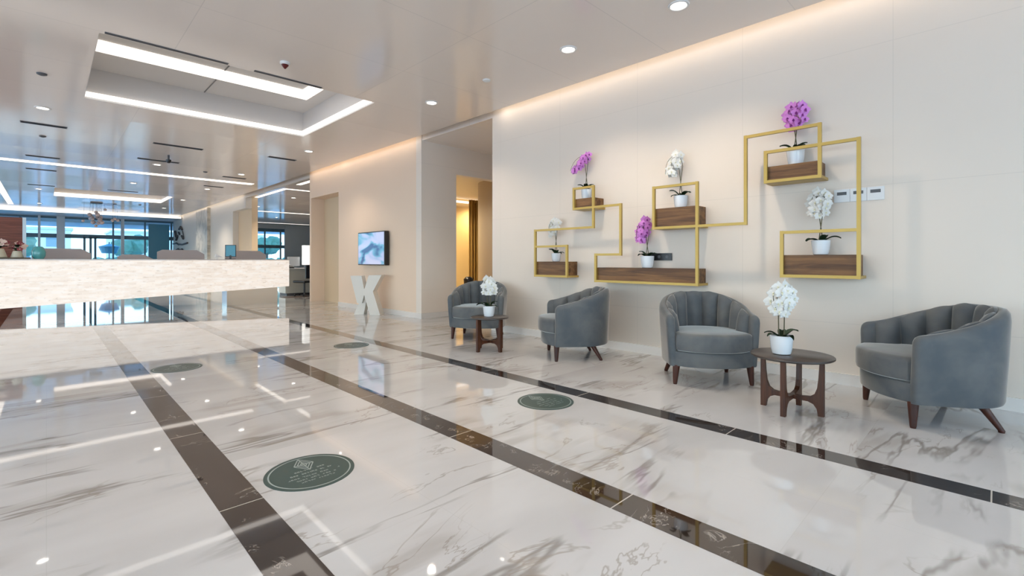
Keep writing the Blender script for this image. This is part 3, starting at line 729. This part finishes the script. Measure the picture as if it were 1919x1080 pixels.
# ------------------------------------------------------------ floor stickers
def star_logo(b):
    s = .036
    def strip(p, q, wd=.0016):
        p, q = Vector(p), Vector(q); d = (q-p).normalized(); nr = Vector((-d.y, d.x))*wd
        f = [b.verts.new((*(v), .0)) for v in (p+nr, p-nr, q-nr, q+nr)]; b.faces.new(f)
    for k in (0, 1, 2): o = s*(1-.33*k); c = [(o, 0), (0, o), (-o, 0), (0, -o)]; [strip(c[i], c[(i+1) % 4]) for i in range(4)]
    strip((-s, 0), (s, 0)); strip((0, -s), (0, s))
sticker = None
ST = [(1.0, 2.55, 'nearest dark green round floor sticker with pale diamond emblem'), (2.83, 2.51, 'dark green round floor sticker beside the band near the facing armchair'),
      (.97, 5.97, 'round floor sticker in front of the reception desk reflection'), (2.87, 5.95, 'distant round floor sticker in front of the letter sculpture')]
for x, y, lb in ST:
    t = thing('floor_sticker', lb, 'floor sticker', (x, y, 0), 0, 'round floor stickers')
    if sticker is None:
        b = B(); cyl(b, 0, 0, .0, .0025, .222, n=72); p0 = link('disc', b, M_GREEN, t)
        b = B(); lathe(b, [(.196, .0028), (.203, .0028)], 72); p1 = link('ring', b, M_INK, t)
        b = B(); star_logo(b); p2 = link('emblem', b, M_INK, t, loc=(.005, .105, .003)); p2.scale = (1.42, 2.35, 1)
        b = B(); rr = random.Random(4)
        for yl, hw, hh in ((.025, .085, .013), (-.012, .105, .013), (-.050, .13, .011), (-.082, .10, .011), (-.112, .085, .009)):
            xx = -hw
            while xx < hw:
                gw = rr.uniform(.008, .013)
                if rr.random() > .14:
                    for k in range(2):
                        if rr.random() < .8: rect(b, xx+k*gw*.62, yl-hh*.5, xx+k*gw*.62+.0036, yl+hh*.5, .003)
                    yy = yl+rr.choice((-.5, 0, .4))*hh; rect(b, xx, yy, xx+gw*.85, yy+.0036, .0031)
                xx += gw+.004
        p3 = link('lettering', b, M_INK, t); sticker = (p0, p1, p2, p3)
    else:
        for q in sticker: c = q.copy(); C.objects.link(c); c.parent = t

# ------------------------------------------------------------ television and letter sculpture
t = thing('television', 'flat wall television showing a pale blue picture', 'television', (WX-.012, 9.47, 1.375))
link('casing', bx(-.115, -.585, -.36, -.012, .585, .36, bev=.006), M_BLACK, t)
link('bracket', bx(-.012, -.2, -.15, .012, .2, .15), M_DGREY, t)
link('screen', bx(-.118, -.565, -.34, -.114, .565, .34), M_SCREEN, t)
t = thing('letter_sculpture', 'big free-standing cream letter X below the television', 'letter sculpture', (4.755, 9.12, 0), math.radians(-47))
def limb(a, b_, wd): return [(a[0]-wd, a[1]), (a[0]+wd, a[1]), (b_[0]+wd, b_[1]), (b_[0]-wd, b_[1])]
# left pointed arm, right bent arm and foot, rear leg
link('left_arm', prism(B(), [(-.33, .80), (-.10, .80), (-.03, .46), (-.09, .24), (-.19, .24)], -.10, .10, 'xz'), M_LETTER, t)
link('right_arm', prism(B(), [(.06, .81), (.33, .82), (.15, .48), (.30, 0), (.09, 0), (-.05, .46)], -.13, .13, 'xz'), M_LETTER, t)
link('rear_leg', prism(B(), [(-.12, .42), (.0, .42), (-.08, .0), (-.29, 0), (-.19, .22)], -.02, .16, 'xz'), M_LETTER, t)

# ------------------------------------------------------------ reception desk
DY = 13.2
t = thing('reception_desk', 'long floating reception desk with glowing mosaic front', 'reception desk', (1.3, DY, 0))
def dz(x): return .20+(x+.62)*.0439
XA, XB = -3.6, 4.62
b = B(); prism(b, [(XA-1.3, dz(XA)), (XB-1.3, dz(XB)), (XB-1.3, 1.12), (XA-1.3, 1.12)], 0, .10, 'xz'); link('glowing_front', b, M_ONYX, t)
link('countertop', bx(XA-1.3, -.02, 1.12, XB-1.3, .42, 1.145, bev=.004), mat('pale pink stone top', (.66, .60, .57), .15, coat=.4), t)
b = B(); box(b, XA-1.3, .10, .45, XB-1.3-.05, .40, 1.12); link('carcass', b, mat('cream desk panel', (.66, .58, .49), .35), t)
link('pedestal', bx(3.18-1.3, .10, 0, 4.36-1.3, .55, .46), mat('polished beige stone', (.66, .57, .47), .10, coat=.5), t)
link('pedestal', bx(-3.5-1.3, .10, 0, -2.2-1.3, .55, .46), MC['polished beige stone'], t)
link('work_surface', bx(XA-1.3, .40, .72, XB-1.35, 1.05, .75), mat('white laminate', (.74, .74, .74), .3), t)

# things on and behind the desk
def flower_bowl(label, x, y, seed, s=1):
    t = thing('flower_pot', label, 'flower pot', (x, y, 1.145+.03), 0, 'flower pots on the desk'); r = random.Random(seed)
    b = B(); lathe(b, [(0, 0), (.11*s, 0), (.115*s, .01), (.075*s, .15*s), (.07*s, .16*s), (.06*s, .15*s), (0, .14*s)], 28); link('pot', b, mat('cream ceramic', (.70, .66, .52), .4), t, True)
    for k in range(9):
        a = r.uniform(0, 2*PI); q = (Matrix.Rotation(a, 3, 'Z') @ Matrix.Rotation(r.uniform(-.9, 0), 3, 'Y')).to_quaternion()
        child('leaf', LEAF, t, (0, 0, .14*s), q, r.uniform(.9, 1.3))
    for k in range(11):
        a = r.uniform(0, 2*PI); rr = r.uniform(.03, .13); p = Vector((rr*math.cos(a), rr*math.sin(a), .20*s+r.uniform(0, .14)))
        d = (Vector((-.05, -1, .3))+Vector((r.uniform(-.5, .5), 0, r.uniform(-.3, .5)))).normalized()
        child('flower', FB if k % 3 else FR, t, p, d.to_track_quat('Z', 'Y'), 1.15)
FB = flower_mesh(mat('blush petal', (.80, .60, .52), .5), M_LY); FR = flower_mesh(mat('dark red petal', (.30, .05, .06), .5), M_LY)
o = link('serving_tray', bx(-.38, -.13, 0, .38, .13, .03, bev=.006), mat('dark bronze tray', (.10, .065, .03), .4), None, False, (-.60, 13.42, 1.1455)); tag(o, 'dark brown tray under the flower pots on the reception desk', 'tray')
flower_bowl('cream flower pot with blush flowers at left end of the desk tray', -.66, 13.42, 3, 1.05); flower_bowl('smaller cream flower pot with red flowers, right one on the desk tray', -.41, 13.42, 6, .8)
t = thing('glass_vase', 'rounded turquoise glass vase on the desk right of the tray', 'vase', (-.11, 13.45, 1.146))
b = B(); lathe(b, [(0, 0), (.07, 0), (.10, .06), (.105, .14), (.08, .22), (.05, .25), (.046, .24), (.07, .2), (.09, .13), (.08, .05), (0, .01)], 28)
link('body', b, mat('turquoise glass', (.10, .42, .44), .08, coat=.5), t, True)
def monitor(label, x, y, z, w_, h_, rz, m1, m2, standing=True):
    t = thing('desk_monitor', label, 'monitor', (x, y, z), rz, 'desk screens')
    link('foot', bx(-.11, -.08, 0, .11, .08, .012, bev=.003), m1, t); link('neck', bx(-.02, .0, .012, .02, .025, .10), m1, t)
    link('panel', bx(-w_/2, -.03, .06, w_/2, .0, .06+h_, bev=.004), m1, t); link('screen', bx(-w_/2+.015, .0, .075, w_/2-.015, .004, .06+h_-.015), m2, t)
M_TEAL = mat('teal screen film', (.06, .22, .30), .2, emit=(.06, .25, .36), es=.35)
monitor('upright black tablet screen with teal face on the desk right part', 3.30, 13.46, 1.146, .24, .30, math.radians(158), M_BLACK, M_TEAL)
M_PG = mat('mauve grey acoustic felt', (.50, .45, .45), .8)
for xa, xb, lb in ((-.22, .70, 'low mauve grey screen behind the desk right of the turquoise vase'), (1.15, 1.80, 'lowest mauve grey screen behind the middle of the desk'),
                   (1.88, 2.84, 'mauve grey screen behind the desk below the dark wall artwork'), (3.30, 4.28, 'mauve grey screen behind the desk right of the tablet screen')):
    t = thing('privacy_screen', lb, 'screen', ((xa+xb)/2, 13.98, .751), 0, 'low felt screens on the desk'); hw = (xb-xa)/2
    top = .50 if xb-xa < .7 else .62
    link('panel', prism(B(), [(-hw, .02), (hw, .02), (hw, top-.10), (hw-.16, top), (-hw+.10, top), (-hw, top-.05)], -.018, .018, 'xz'), M_PG, t)
    for q in (-hw*.7, hw*.7): link('foot', bx(q-.03, -.07, 0, q+.03, .07, .02), M_DGREY, t)
t = thing('table_lamp', 'small white angular desk lamp on the desk near the stone column', 'lamp', (3.02, 13.46, 1.146))
b = B(); cyl(b, 0, 0, 0, .01, .05, n=20); link('base', b, M_WHITE, t); b = B(); cyl(b, -.0, 0, .01, .06, .008, n=8); link('pole', b, M_WHITE, t)
b = prism(B(), [(-.06, .05), (.11, .05), (.05, .075), (-.04, .125)], -.04, .04, 'xz'); link('lamp_shade', b, M_WHITE, t)
# timber screen behind the desk
t = thing('timber_screen', 'reddish brown timber screen standing behind the desk at left', 'screen', (-1.6, 16.0, 0))
link('panel', bx(-1.2, -.05, 0, 1.20, .05, 2.12), M_REDW, t); link('post', bx(1.20, -.06, 0, 1.26, .06, 2.12), mat('steel edge', (.4, .42, .42), .3, metal=.6), t)

# artwork on the far wall
t = thing('wall_artwork', 'dark abstract brushstroke artwork on the far pale wall', 'wall art', (WX, 30.2, 2.1))
r = random.Random(5)
def stroke(pts, rad): b = B(); tube(b, [(-.05, p[0], p[1]) for p in pts], rad*.6, 8); link('brushstroke', b, mat('charcoal relief', (.075, .07, .075), .5), t, True)
stroke([(1.6, .62), (1.3, .30)], .09); stroke([(.5, .68), (.1, .80), (-.3, .62)], .08); stroke([(.9, .36), (1.3, .12)], .08); stroke([(-.4, .55), (-.75, .2)], .04); stroke([(-.2, .30), (-.6, .14)], .09); stroke([(.6, .52), (.35, .4)], .07)
stroke([(2.1, -.06), (1.2, -.04), (.6, -.14)], .07); stroke([(.6, -.12), (-.3, -.16), (-1.6, -.10)], .07); stroke([(1.3, -.42), (.8, -.36), (.4, -.44)], .07); stroke([(.1, -.44), (-.25, -.4), (-.5, -.5)], .09)

# pendant cluster
t = thing('pendant_cluster', 'hanging cluster of pale glass balls before the far windows', 'pendant light', (1.43, 25.2, H), 0, 'glass ball pendants')
M_BALL = mat('smoky pearl glass', (.50, .42, .42), .15, coat=.5)
link('ceiling_plate', bx(-.18, -.18, -.03, .18, .18, 0), M_DGREY, t)
r = random.Random(2)
for k in range(17):
    px, py, pz = r.gauss(0, .11), r.gauss(0, .12), -r.uniform(.22, 1.0); rad = r.uniform(.05, .085)
    b = B(); bmesh.ops.create_icosphere(b, subdivisions=2, radius=rad, matrix=Matrix.Translation((px, py, pz))); gb = link('glass_ball', b, M_BALL, t, True)
    b = B(); tube(b, [(px, py, pz+rad), (px*.9, py*.9, -.02)], .003, 5); link('cord', b, M_DGREY, gb)
t = thing('pendant_cluster', 'smaller separate pendant ball hanging right of the glass cluster', 'pendant light', (2.0, 25.2, H), 0, 'glass ball pendants')
link('ceiling_plate', bx(-.05, -.05, -.02, .05, .05, 0), M_DGREY, t)
for dx, z_ in ((0, -.62), (.09, -.67), (-.08, -.68)):
    b = B(); bmesh.ops.create_icosphere(b, subdivisions=2, radius=.06, matrix=Matrix.Translation((dx, 0, z_))); gb = link('glass_ball', b, M_BALL, t, True)
    b = B(); tube(b, [(dx, 0, z_+.06), (dx*.5, 0, -.02)], .003, 5); link('cord', b, M_DGREY, gb)

# ------------------------------------------------------------ side lounge furniture
t = thing('lounge_counter', 'long white counter in the side lounge behind the opening', 'counter', (7.1, 15.9, 0))
link('body', bx(-1.75, -.3, .08, 1.6, .3, .84), mat('pale sage lacquer', (.56, .56, .50), .3), t); link('countertop', bx(-1.8, -.34, .84, 1.65, .34, .87, bev=.004), M_WHITE, t); link('plinth', bx(-1.7, -.27, 0, 1.55, .27, .08), M_DGREY, t)
struct('trim_7', bx(5.15, 14.7, -.02, 9.5, 15.35, .0012), mat('brown rug band', (.16, .12, .10), .6))
t = thing('table_lamp', 'tall white square lamp standing on the side lounge counter', 'lamp', (6.13, 15.95, .87))
link('base', bx(-.06, -.06, 0, .06, .06, .10), M_DGREY, t); link('lamp_shade', bx(-.11, -.11, .10, .11, .11, .74, bev=.01), mat('lit white lampshade', (.85, .85, .8), .6, emit=(1, .97, .92), es=.9), t)
monitor('white monitor standing on the side lounge counter beside the square lamp', 5.74, 16.02, .871, .38, .30, 0, M_WHITE, M_BLACK)
t = thing('desk_phone', 'black desk phone on the near end of the lounge counter', 'phone', (5.53, 15.72, .87))
link('base', prism(B(), [(-.1, 0), (.1, 0), (.1, .07), (-.1, .03)], -.09, .09, 'yz'), M_BLACK, t); link('handset', bx(-.085, -.1, .055, -.035, .1, .095, bev=.01), M_BLACK, t)
t = thing('office_chair', 'black office chair in front of the side lounge counter', 'office chair', (5.76, 15.15, 0), .5)
b = B(); box(b, -.24, -.22, .42, .24, .24, .50, bev=.03); link('seat', b, M_BLACK, t); b = B(); box(b, -.22, -.27, .55, .22, -.21, .98, bev=.025); link('backrest', b, M_BLACK, t)
b = B(); cyl(b, 0, 0, .08, .42, .03, n=12); link('gas_column', b, M_DGREY, t); link('back_support', bx(-.03, -.26, .40, .03, -.22, .60), M_BLACK, t)
for k in range(5):
    a = k*2*PI/5; b = B(); tube(b, [(0, 0, .09), (.28*math.cos(a), .28*math.sin(a), .065)], .02, 8); lg = link('leg', b, M_BLACK, t, True)
    b = B(); bmesh.ops.create_icosphere(b, subdivisions=2, radius=.03, matrix=Matrix.Translation((.28*math.cos(a), .28*math.sin(a), .03))); link('caster', b, M_BLACK, lg, True)
t = thing('waste_bin', 'black bin behind the farthest armchair in the doorway', 'bin', (6.76, 8.3, 0))
b = B(); lathe(b, [(0, 0), (.09, 0), (.105, .68), (.10, .68), (.09, .64), (0, .64)], 28); link('body', b, M_BLACK, t, True); b = B(); lathe(b, [(.106, .66), (.108, .70), (.06, .75), (0, .755)], 28); link('lid', b, M_BLACK, t, True)

# ------------------------------------------------------------ outside the far windows
gm = leafy('pale paving outside', (.48, .56, .62), (.60, .68, .74), .5)
o = struct('ground', bx(-60, 32.95, -.2, 90, 140, -.05), gm)
struct('ground_left', bx(-60, -60, -.2, -7.5, 32.9, -.05), gm); struct('ground_rear', bx(-7.4, -60, -.2, 90, -5.4, -.05), gm)
struct('trim_8', bx(-7.4, 33.0, 3.05, 13.4, 37.5, 3.3), mat('canopy underside', (.62, .70, .78), .5))
M_HEDGE = leafy('grey green hedge leaves', (.05, .16, .11), (.16, .34, .26), 3)
def blob(bm, x, y, z, rx, ry, rz_, seed, sub=3):
    r = random.Random(seed); v0 = len(bm.verts); q = bmesh.ops.create_icosphere(bm, subdivisions=sub, radius=1)
    for v in q['verts']: k = 1+r.uniform(-.16, .16); v.co = Vector((x+v.co.x*rx*k, y+v.co.y*ry*k, z+v.co.z*rz_*k))
for i, (x, y, lb) in enumerate(((-3.5, 44, 'clipped green hedge outside at the left of the far windows'), (2.5, 46, 'clipped green hedge outside behind the middle far window'), (13.5, 45, 'clipped green hedge outside the side lounge window'))):
    b = B()
    for k in range(9): blob(b, x-2+k*.55, y, .55, .6, .5, .75, i*20+k, 2)
    o = link('hedge', b, M_HEDGE, None, False); tag(o, lb, 'hedge', 'hedges outside')
def tree(x, y, h, lb, seed):
    t = thing('tree', lb, 'tree', (x, y, -.05), 0, 'trees outside'); r = random.Random(seed)
    b = B(); tube(b, [(0, 0, 0), (.05, 0, h*.5), (0, .05, h*.75)], .14, 10, 0, .07); link('trunk', b, mat('bark', (.12, .10, .08), .8), t, True)
    b = B()
    for k in range(7): blob(b, r.uniform(-.9, .9), r.uniform(-.6, .6), h*.75+r.uniform(-.5, .7), .8, .8, .7, seed*9+k, 2)
    link('crown', b, M_HEDGE, t)
tree(-2.2, 52, 3.4, 'small round tree outside beyond the left hedge', 2); tree(5.5, 56, 3.2, 'small round tree outside beyond the middle hedge', 4); tree(16, 52, 3.3, 'small round tree outside the side lounge window', 6)
def house(x0, x1, y, h, lb, n):
    t = thing('building', lb, 'building', ((x0+x1)/2, y, -.05), 0, 'buildings outside'); W_ = (x1-x0)/2
    link('walls', bx(-W_, 0, 0, W_, 8, h), mat('white render', (.80, .82, .82), .7), t); link('roof', bx(-W_-.2, -.2, h, W_+.2, 8.2, h+.25), M_FRAME, t)
    for k in range(n):
        xx = -W_+(k+.5)*2*W_/n
        for zz in (1.0, h-1.9): link('window', bx(xx-.7, -.04, zz, xx+.7, .02, zz+1.1), mat('distant window glass', (.18, .30, .36), .15), t)
house(-14, 2, 74, 4.6, 'low white building outside beyond the left windows', 6); house(6, 24, 80, 4.8, 'low white building outside beyond the right windows', 6)
t = thing('parasol', 'teal parasol outside the middle of the far windows', 'parasol', (2.78, 38.5, -.05))
b = B(); cyl(b, 0, 0, 0, 2.3, .03, n=12); link('pole', b, M_FRD, t); b = B(); lathe(b, [(0, 2.2), (.52, 2.02), (.36, 1.6), (.34, 1.6), (.48, 2.0), (0, 2.16)], 12); link('canopy', b, mat('teal canvas', (.03, .26, .38), .6), t)
b = B(); cyl(b, 0, 0, 0, .06, .28, n=20); link('base', b, M_DGREY, t)
